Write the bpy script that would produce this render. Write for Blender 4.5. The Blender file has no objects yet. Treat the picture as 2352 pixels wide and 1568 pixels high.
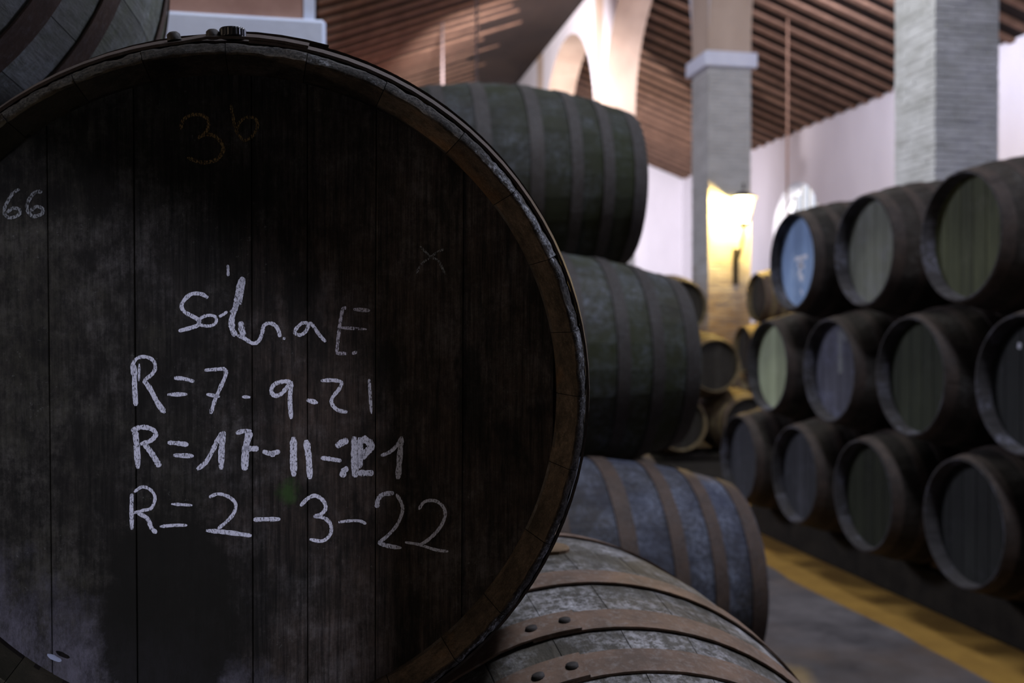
import bpy, bmesh, math, random
from mathutils import Vector, Matrix, Euler, noise
random.seed(7)
PI = math.pi
sc = bpy.context.scene
C = sc.collection

# ---------------------------------------------------------------- camera, light, exposure
CAM_H = 1.70
YAW = math.atan(447 / 2302.0)          # the aisle runs along +Y, the camera looks 11 deg to its right
PITCH = -math.atan(19 / 2302.0)
cd = bpy.data.cameras.new('camera'); cam = bpy.data.objects.new('camera', cd); C.objects.link(cam)
cd.sensor_width = 23.5; cd.lens = 23.0
cam.location = (0, 0, CAM_H)
cam.rotation_euler = (PI / 2 + PITCH, 0, -YAW)
cd.dof.use_dof = True; cd.dof.focus_distance = 1.03; cd.dof.aperture_fstop = 3.4
cd.clip_start = 0.01; cd.clip_end = 200
sc.camera = cam
sc.view_settings.view_transform = 'Standard'; sc.view_settings.look = 'None'
sc.view_settings.gamma = 1.0; sc.view_settings.exposure = 0.0
try: sc.view_settings.use_curve_mapping = False
except Exception: pass
sc.cycles.max_bounces = 6
sc.cycles.diffuse_bounces = 4
sc.cycles.transparent_max_bounces = 12
sc.cycles.sample_clamp_indirect = 4.0

w = bpy.data.worlds.new('world'); sc.world = w; w.use_nodes = True
w.node_tree.nodes['Background'].inputs[0].default_value = (0.80, 0.85, 1.0, 1)
w.node_tree.nodes['Background'].inputs[1].default_value = 1.0

def light(name, kind, loc, target, energy, col, size=1.0, size_y=None, **kw):
    l = bpy.data.lights.new(name, kind); l.energy = energy; l.color = col
    if kind == 'AREA':
        l.size = size
        if size_y: l.shape = 'RECTANGLE'; l.size_y = size_y
    elif kind in ('POINT', 'SPOT'): l.shadow_soft_size = size
    for k, v in kw.items(): setattr(l, k, v)
    o = bpy.data.objects.new(name, l); C.objects.link(o); o.location = loc
    d = Vector(target) - Vector(loc)
    o.rotation_euler = d.to_track_quat('-Z', 'Y').to_euler()
    return o

DAY = (0.68, 0.71, 1.0)
LAV = (0.86, 0.84, 1.0)
# daylight outside the unseen, added doorway behind the camera: reaches the big cask's head through the arched opening
light('door_daylight', 'AREA', (-1.15, -7.4, CAM_H + 1.25), (-.5, 1.0, CAM_H), 270, (0.76, 0.78, 1.0), 0.09)
# unseen warm fill added far left to lift the big cask's rim
light('rim_fill', 'POINT', (-5.0, .25, CAM_H + .25), (0, 0, 0), 170, (1.0, .78, .60), .12)
# unseen fill lamps added under the roof (all above the top of the frame)
light('roof_fill', 'AREA', (2.2, 1.75, CAM_H + 5.3), (.3, 2.6, CAM_H + .3), 260, (0.80, 0.85, 1.0), 1.3, .9)
light('roof_fill', 'AREA', (1.9, 8.3, CAM_H + 5.4), (6.1, 9.9, CAM_H + 2.0), 190, (0.95, 0.97, .94), 1.6, 1.0)
light('roof_fill', 'AREA', (8.2, 9.0, CAM_H + 6.2), (12.8, 18.0, CAM_H + 3.0), 130, LAV, 1.6, 1.2)
light('roof_fill', 'AREA', (8.6, 16.0, CAM_H + 6.75), (12.8, 22.0, CAM_H + 3.0), 500, LAV, 1.6, 1.2)
light('end_wall_fill', 'AREA', (7.6, 27.0, CAM_H + 3.7), (10.6, 34.0, CAM_H + 2.4), 340, (.90, .88, 1.0), .9, .6)  # unseen fill added for the end wall, no fixture
# daylight at the windows
light('left_daylight_fill', 'AREA', (-6.6, 12.0, 5.6), (8, 10, 2.0), 640, (0.80, 0.82, 1.0), 2.4, 1.6)
light('right_daylight_fill', 'AREA', (12.7, 3.1, 5.2), (0, 1.2, 1.4), 480, DAY, 2.2, 2.0)
light('outdoor_daylight', 'AREA', (15.6, 21.5, 6.5), (13.1, 25.9, 4.6), 1800, (1, .96, .92), 2.0)
# unseen fill spots added to light the arches, roof and left pier
light('arcade_fill', 'SPOT', (5.2, 17.2, 6.2), (6.1, 21.6, 7.4), 180, (1.0, .66, .50), .15, spot_size=2.6, spot_blend=.8)
light('arcade_fill', 'SPOT', (5.5, 23.8, 6.0), (6.2, 28.0, 6.8), 300, (1.0, .74, .56), .15, spot_size=2.4, spot_blend=.8)
light('nave_wall_fill', 'SPOT', (2.4, 18.0, 6.0), (6.1, 25.5, 7.6), 6500, (1.0, .90, .90), .15, spot_size=1.3, spot_blend=.8)
light('nave_roof_fill', 'SPOT', (1.6, 24.5, 4.4), (2.2, 19.5, 8.2), 330, (1.0, .38, .30), .15, spot_size=2.3, spot_blend=.9)
light('bay_roof_fill', 'SPOT', (8.8, 31.0, 4.0), (9.0, 25.5, 8.0), 420, (1.0, .66, .42), .15, spot_size=2.6, spot_blend=.9)
light('pier_fill', 'SPOT', (1.6, 1.6, 5.2), (-.3, 3.6, 3.2), 8, (1.0, .5, .38), .1, spot_size=1.2, spot_blend=.9)

# ---------------------------------------------------------------- materials
def new_mat(name):
    m = bpy.data.materials.new(name); m.use_nodes = True
    nt = m.node_tree; b = nt.nodes['Principled BSDF']
    return m, nt, b
class N:
    """tiny node helper"""
    def __init__(s, nt): s.nt = nt
    def n(s, t, **kw):
        x = s.nt.nodes.new(t)
        for k, v in kw.items(): setattr(x, k, v)
        return x
    def l(s, a, b): s.nt.links.new(a, b)
    def noise(s, vec, scale, detail=4, rough=.6, mapping=None):
        if mapping:
            mp = s.n('ShaderNodeMapping'); mp.inputs['Scale'].default_value = mapping
            s.l(vec, mp.inputs['Vector']); vec = mp.outputs[0]
        t = s.n('ShaderNodeTexNoise'); t.inputs['Scale'].default_value = scale
        t.inputs['Detail'].default_value = detail; t.inputs['Roughness'].default_value = rough
        s.l(vec, t.inputs['Vector']); return t.outputs['Fac']
    def ramp(s, fac, stops):
        r = s.n('ShaderNodeValToRGB'); e = r.color_ramp.elements
        while len(e) < len(stops): e.new(.5)
        for i, (p, c) in enumerate(stops):
            e[i].position = p
            e[i].color = (c, c, c, 1) if not hasattr(c, '__len__') else (*c, 1)
        s.l(fac, r.inputs['Fac']); return r.outputs['Color']
    def mix(s, fac, a, b, mode='MIX'):
        m = s.n('ShaderNodeMix', data_type='RGBA', blend_type=mode)
        for i, v in ((0, fac), (6, a), (7, b)):
            if hasattr(v, 'is_linked') or hasattr(v, 'links'): s.l(v, m.inputs[i])
            elif i == 0: m.inputs[0].default_value = v
            else: m.inputs[i].default_value = (*v, 1)
        return m.outputs[2]
    def math(s, op, a, b=0.0):
        m = s.n('ShaderNodeMath', operation=op)
        for i, v in ((0, a), (1, b)):
            if hasattr(v, 'links'): s.l(v, m.inputs[i])
            else: m.inputs[i].default_value = v
        return m.outputs[0]
    def bump(s, h, bsdf, strength=.4, dist=.002):
        b = s.n('ShaderNodeBump'); b.inputs['Strength'].default_value = strength
        b.inputs['Distance'].default_value = dist
        s.l(h, b.inputs['Height']); s.l(b.outputs[0], bsdf.inputs['Normal'])

def coords(h, rand=True):
    tc = h.n('ShaderNodeTexCoord'); oi = h.n('ShaderNodeObjectInfo')
    v = tc.outputs['Object']
    if rand:
        a = h.n('ShaderNodeVectorMath', operation='ADD')
        sc_ = h.n('ShaderNodeVectorMath', operation='SCALE'); sc_.inputs[0].default_value = (13.1, 7.7, 5.3)
        h.l(oi.outputs['Random'], sc_.inputs['Scale'])
        h.l(v, a.inputs[0]); h.l(sc_.outputs[0], a.inputs[1]); v = a.outputs[0]
    geo = h.n('ShaderNodeNewGeometry')
    return v, geo.outputs['Position'], oi.outputs['Random']

def wood(name, dark, light_, dust, dust_amt=.5, grain=(60, 4, 60), dscale=7, rough=.75, bump=.5, patch=None, patch_amt=.5):
    """old blackened oak; grain runs along the stretched axis; dust / lichen patches in world space"""
    m, nt, b = new_mat(name); h = N(nt)
    v, pos, rnd = coords(h)
    g = h.noise(v, 1.0, 6, .7, grain)
    col = h.mix(h.ramp(g, [(.3, 0.), (.7, 1.)]), dark, light_)
    tone = h.math('MULTIPLY_ADD', rnd, .5); tone.node.inputs[2].default_value = .75
    hs = h.n('ShaderNodeHueSaturation'); h.l(col, hs.inputs['Color']); h.l(tone, hs.inputs['Value']); col = hs.outputs[0]
    if patch:
        p = h.noise(pos, dscale * .45, 5, .65)
        col = h.mix(h.ramp(p, [(.60 - .25 * patch_amt, 0.), (.72, 1.)]), col, patch)
    d = h.noise(pos, dscale, 8, .72)
    d2 = h.noise(pos, dscale * 11, 5, .8)
    dd = h.math('MULTIPLY', h.ramp(d, [(.62 - .22 * dust_amt, 0.), (.75, 1.)]), h.ramp(d2, [(.44, .10), (.58, 1.)]))
    col = h.mix(dd, col, dust)
    h.l(col, b.inputs['Base Color']); b.inputs['Roughness'].default_value = rough
    b.inputs['Specular IOR Level'].default_value = .25
    hh = h.math('ADD', g, h.math('MULTIPLY', d2, .6))
    h.bump(hh, b, bump, .003)
    return m

def rust(name, a, b_, dust, amt=.4):
    m, nt, b = new_mat(name); h = N(nt)
    v, pos, rnd = coords(h)
    n1 = h.noise(pos, 14, 7, .7); n2 = h.noise(pos, 90, 4, .7)
    col = h.mix(h.ramp(n1, [(.35, 0.), (.65, 1.)]), a, b_)
    col = h.mix(h.math('MULTIPLY', h.ramp(n2, [(.50, 0.), (.72, 1.)]), amt), col, dust)
    h.l(col, b.inputs['Base Color']); b.inputs['Roughness'].default_value = .7
    b.inputs['Specular IOR Level'].default_value = .3
    h.bump(n2, b, .5, .002)
    return m

def plaster(name, a, b_, scale=1.6, streak=(1, 1, .35), rough=.9, bump=.3, brick=False):
    m, nt, b = new_mat(name); h = N(nt)
    v, pos, rnd = coords(h, False)
    n1 = h.noise(pos, scale, 6, .65, streak); n2 = h.noise(pos, 30, 4, .7)
    col = h.mix(h.ramp(n1, [(.35, 0.), (.7, 1.)]), a, b_)
    h.l(col, b.inputs['Base Color']); b.inputs['Roughness'].default_value = rough
    b.inputs['Specular IOR Level'].default_value = .2
    h.bump(n2, b, bump, .006)
    return m

M = {}
M['stave_black'] = wood('stave_black', (.012, .010, .008), (.035, .028, .023), (.11, .105, .10), .4)
M['stave_brown'] = wood('stave_brown', (.020, .016, .013), (.052, .042, .034), (.14, .135, .13), .5)
M['stave_blue'] = wood('stave_blue', (.024, .023, .024), (.060, .053, .050), (.24, .27, .36), .9, dscale=6, patch=(.042, .048, .080), patch_amt=.9)
M['stave_green'] = wood('stave_green', (.022, .020, .016), (.056, .050, .040), (.15, .165, .20), 1.0, dscale=3.2, patch=(.034, .042, .014), patch_amt=1.0, grain=(60, 3, 60))
M['stave_moss'] = wood('stave_moss', (.014, .013, .011), (.036, .034, .027), (.11, .12, .14), .7, dscale=4, patch=(.022, .027, .009), patch_amt=.9)
M['stave_grey'] = wood('stave_grey', (.042, .037, .028), (.135, .118, .092), (.62, .60, .62), 1.0, grain=(110, 8, 110), dscale=6.5, patch=(.048, .042, .032), patch_amt=1.15, bump=1.0)
M['stave_greygreen'] = wood('stave_greygreen', (.12, .125, .12), (.26, .27, .28), (.36, .41, .44), .7, grain=(120, 9, 120), dscale=6, patch=(.11, .135, .05), patch_amt=.8, bump=.8)
M['stave_ochre'] = wood('stave_ochre', (.10, .075, .04), (.20, .15, .08), (.32, .28, .2), .7, dscale=4)
M['rust'] = rust('rusty_hoop', (.055, .038, .03), (.095, .062, .045), (.16, .15, .15))
M['rust_red'] = rust('rusty_hoop_red', (.11, .075, .055), (.20, .125, .085), (.28, .25, .23), .5)
M['rust_dark'] = rust('rusty_hoop_dark', (.035, .026, .022), (.07, .048, .038), (.13, .12, .12))
M['rust_grey'] = rust('dusty_hoop', (.034, .029, .025), (.054, .046, .041), (.10, .10, .11), .6)
M['rivet'] = rust('dark_rivet', (.02, .018, .016), (.05, .04, .035), (.1, .1, .1), .2)
M['iron'] = rust('black_iron', (.015, .014, .013), (.03, .028, .026), (.06, .05, .05), .2)
def headmat(name, a, b_, c, amt=.3):
    return wood(name, a, b_, c, amt, grain=(45, 45, 3.5), dscale=6, bump=.3, rough=.7)
M['head_black'] = headmat('head_black', (.018, .016, .014), (.04, .036, .03), (.10, .10, .10))
M['head_pale_blue'] = headmat('head_pale_blue', (.20, .30, .50), (.27, .38, .58), (.50, .58, .70), .5)
M['head_grey_green'] = headmat('head_grey_green', (.10, .105, .078), (.17, .175, .14), (.24, .24, .27), .5)
M['head_olive'] = headmat('head_olive', (.024, .028, .012), (.075, .082, .038), (.11, .11, .08), .3)
M['head_sage'] = headmat('head_sage', (.26, .29, .18), (.36, .40, .26), (.42, .44, .33), .3)
M['head_lilac'] = headmat('head_lilac', (.05, .048, .06), (.11, .11, .145), (.22, .23, .36), .5)
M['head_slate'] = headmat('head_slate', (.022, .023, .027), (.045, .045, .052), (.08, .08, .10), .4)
M['head_slate_shaded'] = headmat('head_slate_shaded', (.008, .0085, .008), (.019, .020, .018), (.05, .05, .06), .35)  # slate tone darkened to paint in the left stack's shade
M['head_moss_shaded'] = headmat('head_moss_shaded', (.008, .010, .004), (.021, .024, .010), (.035, .04, .02), .3)  # moss green darkened to paint in shade on the bottom row
M['head_moss'] = headmat('head_moss', (.014, .018, .009), (.034, .038, .018), (.05, .055, .04), .3)
M['chime_lit'] = wood('chime_lit', (.022, .020, .020), (.062, .056, .058), (.26, .26, .34), .55, dscale=5)  # inner chimes coloured paler, painting in the light they catch

# the big cask's head: blackened boards, brown rubbed wood right of the middle, grey bloom along the bottom-left
def big_head():
    m, nt, b = new_mat('big_head_oak'); h = N(nt)
    tc = h.n('ShaderNodeTexCoord'); v = tc.outputs['Object']
    oi = h.n('ShaderNodeObjectInfo')
    sep = h.n('ShaderNodeSeparateXYZ'); h.l(v, sep.inputs[0])
    x, z = sep.outputs['X'], sep.outputs['Z']
    g = h.noise(v, 1, 7, .78, (260, 60, 11))
    g2 = h.noise(v, 1, 4, .6, (26, 26, 2.4))
    col = h.mix(h.ramp(g, [(.38, 0.), (.66, 1.)]), (.006, .0055, .0045), (.040, .034, .028))
    # mottled wear, two sizes
    mo = h.math('ADD', h.math('MULTIPLY', h.noise(v, 22, 9, .8), .6), h.math('MULTIPLY', h.noise(v, 75, 6, .8, (1, 1, .45)), .4))
    mo = h.ramp(mo, [(.42, 0.), (.62, 1.)])
    # brown, rubbed area
    br = h.ramp(h.math('ADD', h.math('MULTIPLY', x, 2.6), h.noise(v, 7, 6, .7)), [(.42, 0.), (.72, 1.)])
    col = h.mix(h.math('MULTIPLY', br, .85), col, h.mix(h.ramp(g, [(.36, 0.), (.66, 1.)]), (.016, .011, .008), (.100, .070, .052)))
    # grey handled area round the writing
    gr = h.math('MULTIPLY', h.ramp(h.noise(v, 9, 8, .8), [(.46, 0.), (.62, 1.)]), h.math('MULTIPLY', mo, h.ramp(g, [(.35, .3), (.6, 1.)])))
    col = h.mix(h.math('MULTIPLY', gr, .8), col, (.15, .138, .13))
    # faint green-brown algae film on the left boards
    al = h.ramp(h.math('ADD', h.math('MULTIPLY', x, -1.6), h.noise(v, 12, 7, .75)), [(.55, 0.), (.85, 1.)])
    col = h.mix(h.math('MULTIPLY', h.math('MULTIPLY', al, mo), .55), col, (.070, .066, .042))
    col = h.mix(h.math('MULTIPLY', h.ramp(mo, [(0., 1.), (.6, 0.)]), .6), col, (.010, .009, .006))
    # fine lichen speckle
    sp = h.ramp(h.noise(v, 190, 5, .8), [(.62, 0.), (.70, 1.)])
    sp2 = h.ramp(h.noise(v, 11, 4, .6), [(.42, 0.), (.6, 1.)])
    col = h.mix(h.math('MULTIPLY', h.math('MULTIPLY', sp, sp2), .55), col, (.19, .19, .165))
    # black tar-like streaks
    bl = h.ramp(h.noise(v, 1, 5, .7, (18, 18, 6)), [(.53, 0.), (.62, 1.)])
    col = h.mix(h.math('MULTIPLY', bl, .75), col, (.008, .007, .005))
    # dark spill stain low in the middle
    def blob(cx, cz, sx, sz, amp=.55, sc_=11):
        dx = h.math('MULTIPLY', h.math('SUBTRACT', x, cx), 1 / sx)
        dz = h.math('MULTIPLY', h.math('SUBTRACT', z, cz), 1 / sz)
        d = h.math('SQRT', h.math('ADD', h.math('MULTIPLY', dx, dx), h.math('MULTIPLY', dz, dz)))
        nn = h.math('MULTIPLY', h.math('SUBTRACT', h.noise(v, sc_, 7, .75), .5), amp * 2)
        return h.math('ADD', d, nn)
    # grey-lilac bloom: a crescent low on the left
    rad = h.math('SQRT', h.math('ADD', h.math('MULTIPLY', x, x), h.math('MULTIPLY', z, z)))
    low = h.math('MULTIPLY', h.math('ADD', h.math('MULTIPLY', z, -1.0), h.math('MULTIPLY', x, -.55)), 1.0)
    bf = h.math('ADD', low, h.math('MULTIPLY', h.math('SUBTRACT', h.noise(v, 10, 8, .75), .5), .22))
    bloom = h.ramp(bf, [(.265, 0.), (.335, 1.)])
    bloom = h.math('MULTIPLY', bloom, h.ramp(h.noise(v, 45, 6, .85, (1, 1, .4)), [(.36, .12), (.62, 1.)]))
    col = h.mix(h.math('MULTIPLY', bloom, .9), col, (.155, .145, .175))
    st = h.ramp(blob(-.075, -.21, .075, .125), [(.75, 1.), (1.1, 0.)])
    col = h.mix(h.math('MULTIPLY', st, .93), col, (.010, .009, .006))
    # small green spot under the writing
    gs = h.ramp(blob(.040, -.096, .013, .016, .9, 70), [(.3, 1.), (1.1, 0.)])
    col = h.mix(h.math('MULTIPLY', gs, .8), col, (.038, .085, .018))
    h.l(col, b.inputs['Base Color']); b.inputs['Roughness'].default_value = .7
    b.inputs['Specular IOR Level'].default_value = .2
    h.bump(h.math('ADD', g, h.math('MULTIPLY', h.noise(v, 160, 5, .8), .5)), b, .55, .0016)
    return m
M['big_head'] = big_head()

def big_chime():
    """stave ends of the big cask: brown bevel, crumbling outer edge with white lime crust"""
    m, nt, b = new_mat('big_chime_oak'); h = N(nt)
    tc = h.n('ShaderNodeTexCoord'); v = tc.outputs['Object']
    oi = h.n('ShaderNodeObjectInfo')
    sep = h.n('ShaderNodeSeparateXYZ'); h.l(v, sep.inputs[0])
    r = h.math('SQRT', h.math('ADD', h.math('MULTIPLY', sep.outputs['X'], sep.outputs['X']), h.math('MULTIPLY', sep.outputs['Z'], sep.outputs['Z'])))
    n1 = h.noise(v, 16, 7, .75); n2 = h.noise(v, 150, 6, .8); n3 = h.noise(v, 6, 3, .6)
    col = h.mix(h.ramp(n1, [(.35, 0.), (.65, 1.)]), (.045, .036, .027), (.17, .125, .090))
    col = h.mix(h.ramp(h.noise(v, 48, 8, .85), [(.44, 0.), (.62, .85)]), col, (.030, .024, .017))
    col = h.mix(h.ramp(h.noise(v, 7, 4, .6), [(.56, 0.), (.68, .7)]), col, (.20, .105, .045))
    lf = h.ramp(h.math('MULTIPLY', sep.outputs['X'], -3.0), [(.25, 0.), (.75, 1.)])
    col = h.mix(h.math('MULTIPLY', lf, .75), col, (.14, .14, .095))
    tone = h.math('MULTIPLY_ADD', oi.outputs['Random'], .6); tone.node.inputs[2].default_value = .7
    hs = h.n('ShaderNodeHueSaturation'); h.l(col, hs.inputs['Color']); h.l(tone, hs.inputs['Value']); col = hs.outputs[0]
    edge = h.ramp(h.math('ADD', h.math('MULTIPLY', h.math('SUBTRACT', r, .3345), 110), h.math('MULTIPLY', h.math('SUBTRACT', n2, .5), 2.)), [(.2, 0.), (.7, 1.)])
    side = h.ramp(h.math('ADD', h.math('MULTIPLY', sep.outputs['X'], 1.5), .5), [(.50, .12), (.72, 1.)])
    edge = h.math('MULTIPLY', edge, side)
    pit = h.ramp(h.noise(v, 260, 6, .85), [(.44, 1.), (.56, 0.)])
    rim = h.ramp(h.math('MULTIPLY', h.math('SUBTRACT', r, .3345), 110), [(0., 0.), (.5, 1.)])
    col = h.mix(h.math('MULTIPLY', rim, .7), col, (.026, .021, .014))
    col = h.mix(h.math('MULTIPLY', rim, h.math('MULTIPLY', pit, .9)), col, (.006, .005, .004))
    crust = h.math('MULTIPLY', edge, h.ramp(h.math('ADD', n3, h.math('MULTIPLY', n2, .6)), [(.80, .08), (.95, 1.)]))
    crust = h.math('MULTIPLY', crust, h.ramp(pit, [(0., 1.), (1., .15)]))
    col = h.mix(h.math('MULTIPLY', crust, .95), col, (.62, .64, .70))
    h.l(col, b.inputs['Base Color']); b.inputs['Roughness'].default_value = .85
    b.inputs['Specular IOR Level'].default_value = .15
    h.bump(h.math('ADD', n2, h.math('ADD', h.math('MULTIPLY', n1, .5), h.math('MULTIPLY', pit, -.5))), b, .7, .0022)
    return m
M['big_chime'] = big_chime()

def chalk(name, col, lo=.40, hi=.52, grain=(800, 800, 300)):
    m, nt, b = new_mat(name); h = N(nt)
    tc = h.n('ShaderNodeTexCoord'); v = tc.outputs['Object']
    n1 = h.noise(v, 1, 3, .75, grain); n2 = h.noise(v, 90, 4, .7)
    a = h.ramp(h.math('ADD', h.math('MULTIPLY', n1, .85), h.math('MULTIPLY', n2, .15)), [(lo, 0.), (hi, 1.)])
    h.l(a, b.inputs['Alpha']); b.inputs['Base Color'].default_value = (*col, 1); b.inputs['Roughness'].default_value = 1
    b.inputs['Specular IOR Level'].default_value = 0
    return m
M['chalk'] = chalk('white_chalk', (.80, .80, .88), .37, .50)
M['chalk_thin'] = chalk('thin_chalk', (.30, .31, .31), .42, .56)
M['chalk_faint'] = chalk('faint_chalk', (.60, .56, .60), .41, .54)
M['chalk_ochre'] = chalk('ochre_chalk', (.24, .16, .07), .42, .55)

M['white_wall'] = plaster('limewashed_wall', (.66, .64, .70), (.76, .74, .80), .6)
M['white_brick'] = plaster('limewashed_brick', (.43, .43, .42), (.66, .66, .67), 2.6, (1, 1, 2.5))
def ochre_foot_brick():
    m, nt, b = new_mat('limewashed_brick_ochre_foot'); h = N(nt)
    v, pos, rnd = coords(h, False)
    n1 = h.noise(pos, 2.2, 6, .65, (1, 1, 2.5)); n2 = h.noise(pos, 30, 4, .7)
    col = h.mix(h.ramp(n1, [(.35, 0.), (.7, 1.)]), (.42, .42, .42), (.56, .56, .56))
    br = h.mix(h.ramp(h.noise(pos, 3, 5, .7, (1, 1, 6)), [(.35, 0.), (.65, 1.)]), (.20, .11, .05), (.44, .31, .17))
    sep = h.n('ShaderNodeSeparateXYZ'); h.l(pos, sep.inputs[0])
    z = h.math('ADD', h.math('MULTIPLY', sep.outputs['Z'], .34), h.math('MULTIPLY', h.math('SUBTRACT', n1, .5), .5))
    col = h.mix(h.ramp(z, [(.55, 1.), (.98, 0.)]), col, br)  # ochre brick tone grows towards the pillar's foot
    h.l(col, b.inputs['Base Color']); b.inputs['Roughness'].default_value = .9
    b.inputs['Specular IOR Level'].default_value = .2
    h.bump(n2, b, .3, .006)
    return m
M['ochre_foot_brick'] = ochre_foot_brick()
M['grout'] = plaster('limewashed_joint', (.34, .34, .36), (.46, .46, .48), 3)
M['beige_wall'] = plaster('beige_arch_plaster', (.42, .32, .26), (.58, .46, .38), 1.2)
M['cap_white'] = plaster('white_capital', (.66, .69, .84), (.76, .79, .92), 2)
M['pier_white'] = plaster('pale_blue_white_pier', (.64, .71, .88), (.74, .81, .95), 4, (1, 1, 1))
M['pier_rose'] = plaster('rose_plaster', (.34, .20, .16), (.48, .30, .24), 5, (1, 1, 1))
M['ochre_brick'] = plaster('bare_ochre_brick', (.34, .24, .12), (.52, .40, .22), 3.5, (1, 1, 3))
M['rafter'] = plaster('brown_rafter', (.17, .10, .07), (.27, .16, .11), 1.5, (3, .6, 3))
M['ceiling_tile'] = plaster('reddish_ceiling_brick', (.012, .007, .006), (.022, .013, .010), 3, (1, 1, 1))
M['cable'] = plaster('dusty_cable', (.13, .10, .10), (.16, .13, .13), 3)
M['shade_black'] = plaster('shade_black_stone', (.014, .012, .010), (.03, .026, .02), 6, (1, 1, 1), .95, .6)  # near-black colour paints in the shade below and behind the stacks
M['kerb'] = plaster('dark_stone', (.05, .045, .038), (.10, .085, .065), 6, (1, 1, 1), .9, .6)
M['wedge'] = plaster('worn_wood_wedge', (.14, .09, .05), (.22, .15, .09), 12, (1, 1, 1), .8, .5)
M['grille'] = plaster('grey_iron_grille', (.10, .10, .10), (.16, .15, .15), 20, (1, 1, 1), .6, .1)

def floor_mats():
    m, nt, b = new_mat('worn_grey_paving'); h = N(nt)
    v, pos, rnd = coords(h, False)
    n1 = h.noise(pos, 2.2, 7, .7); n2 = h.noise(pos, 14, 5, .7); n3 = h.noise(pos, 1.0, 3, .6)
    col = h.mix(h.ramp(n1, [(.35, 0.), (.65, 1.)]), (.055, .05, .055), (.15, .135, .14))
    col = h.mix(h.math('MULTIPLY', h.ramp(n3, [(.5, 0.), (.7, 1.)]), .6), col, (.15, .10, .07))
    h.l(col, b.inputs['Base Color']); b.inputs['Roughness'].default_value = .55
    h.bump(n2, b, .5, .01); M['paving'] = m
    m, nt, b = new_mat('ochre_sand'); h = N(nt)
    v, pos, rnd = coords(h, False)
    n1 = h.noise(pos, 5, 6, .7); n2 = h.noise(pos, 80, 4, .7)
    h.l(h.mix(h.ramp(n1, [(.3, 0.), (.7, 1.)]), (.23, .12, .015), (.36, .20, .03)), b.inputs['Base Color'])
    b.inputs['Roughness'].default_value = .95; h.bump(n2, b, .6, .01); M['sand'] = m
floor_mats()
def emis(name, col, s):
    m, nt, b = new_mat(name); b.inputs['Base Color'].default_value = (*col, 1)
    b.inputs['Emission Color'].default_value = (*col, 1); b.inputs['Emission Strength'].default_value = s
    return m
M['bulb'] = emis('glowing_bulb', (1.0, .84, .45), 60)
m, nt, b = new_mat('frosted_lantern_glass'); h = N(nt)
b.inputs['Base Color'].default_value = (1, .95, .8, 1); b.inputs['Roughness'].default_value = .5
b.inputs['Emission Color'].default_value = (1, .88, .55, 1); b.inputs['Emission Strength'].default_value = 20
tr = h.n('ShaderNodeBsdfTransparent'); mx = h.n('ShaderNodeMixShader'); mx.inputs[0].default_value = .25
h.l(tr.outputs[0], mx.inputs[1]); h.l(b.outputs[0], mx.inputs[2]); h.l(mx.outputs[0], nt.nodes['Material Output'].inputs['Surface'])
M['lantern_glass'] = m
m, nt, b = new_mat('black_plastic'); b.inputs['Base Color'].default_value = (.012, .012, .015, 1); b.inputs['Roughness'].default_value = .35
M['plastic'] = m
m, nt, b = new_mat('lime_crust'); b.inputs['Base Color'].default_value = (.36, .40, .52, 1); b.inputs['Roughness'].default_value = 1
M['lime'] = m

# ---------------------------------------------------------------- mesh helpers
def link(name, me, mat=None, parent=None, loc=(0, 0, 0), rot=(0, 0, 0)):
    o = bpy.data.objects.new(name, me); C.objects.link(o)
    if mat and not me.materials: me.materials.append(mat)
    if parent: o.parent = parent
    o.location = loc; o.rotation_euler = rot
    return o
def mesh(name, verts, faces, smooth=False, mat=None):
    me = bpy.data.meshes.new(name); me.from_pydata(verts, [], faces); me.validate()
    bm = bmesh.new(); bm.from_mesh(me); bmesh.ops.recalc_face_normals(bm, faces=bm.faces); bm.to_mesh(me); bm.free()
    if smooth:
        for p in me.polygons: p.use_smooth = True
    if mat: me.materials.append(mat)
    return me
def box_data(x0, x1, y0, y1, z0, z1):
    v = [(x, y, z) for x in (x0, x1) for y in (y0, y1) for z in (z0, z1)]
    f = [(0, 1, 3, 2), (4, 6, 7, 5), (0, 4, 5, 1), (2, 3, 7, 6), (0, 2, 6, 4), (1, 5, 7, 3)]
    return v, f
def box_mesh(name, dims, mat=None, bevel=0):
    v, f = box_data(*dims); me = mesh(name, v, f)
    if bevel:
        bm = bmesh.new(); bm.from_mesh(me)
        bmesh.ops.bevel(bm, geom=bm.edges[:], offset=bevel, segments=1, affect='EDGES'); bm.to_mesh(me); bm.free()
    if mat: me.materials.append(mat)
    return me
def boxes_mesh(name, lst, mat):
    V, F = [], []
    for d in lst:
        v, f = box_data(*d); k = len(V); V += v; F += [tuple(i + k for i in q) for q in f]
    return mesh(name, V, F, mat=mat)
def thing(name, label, cat, loc=(0, 0, 0), rot=(0, 0, 0), group=None):
    o = bpy.data.objects.new(name, None); C.objects.link(o); o.location = loc; o.rotation_euler = rot
    o.empty_display_size = .2
    o['label'] = label; o['category'] = cat
    if group: o['group'] = group
    return o
def tag(o, label, cat, group=None):
    o['label'] = label; o['category'] = cat
    if group: o['group'] = group
    return o
def struct(o): o['kind'] = 'structure'; return o

# ---------------------------------------------------------------- setting
A_END = 34.0; WR = 12.8; WL = -6.9; A_BACK = -3.0
SL = .37; H_RIDGE = 7.85; RID = 6.1
def ceil_h(D):     # height above the camera's eye
    if D >= 0: return H_RIDGE - SL * abs(D - RID - .36) if D > RID + .36 else H_RIDGE - SL * max(0, RID + .0 - D)
    return H_RIDGE - SL * RID + SL * (-D)
Z = lambda h: h + CAM_H
H_R = Z(H_RIDGE - SL * (WR - RID - .36))
H_V = Z(H_RIDGE - SL * RID)

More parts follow.
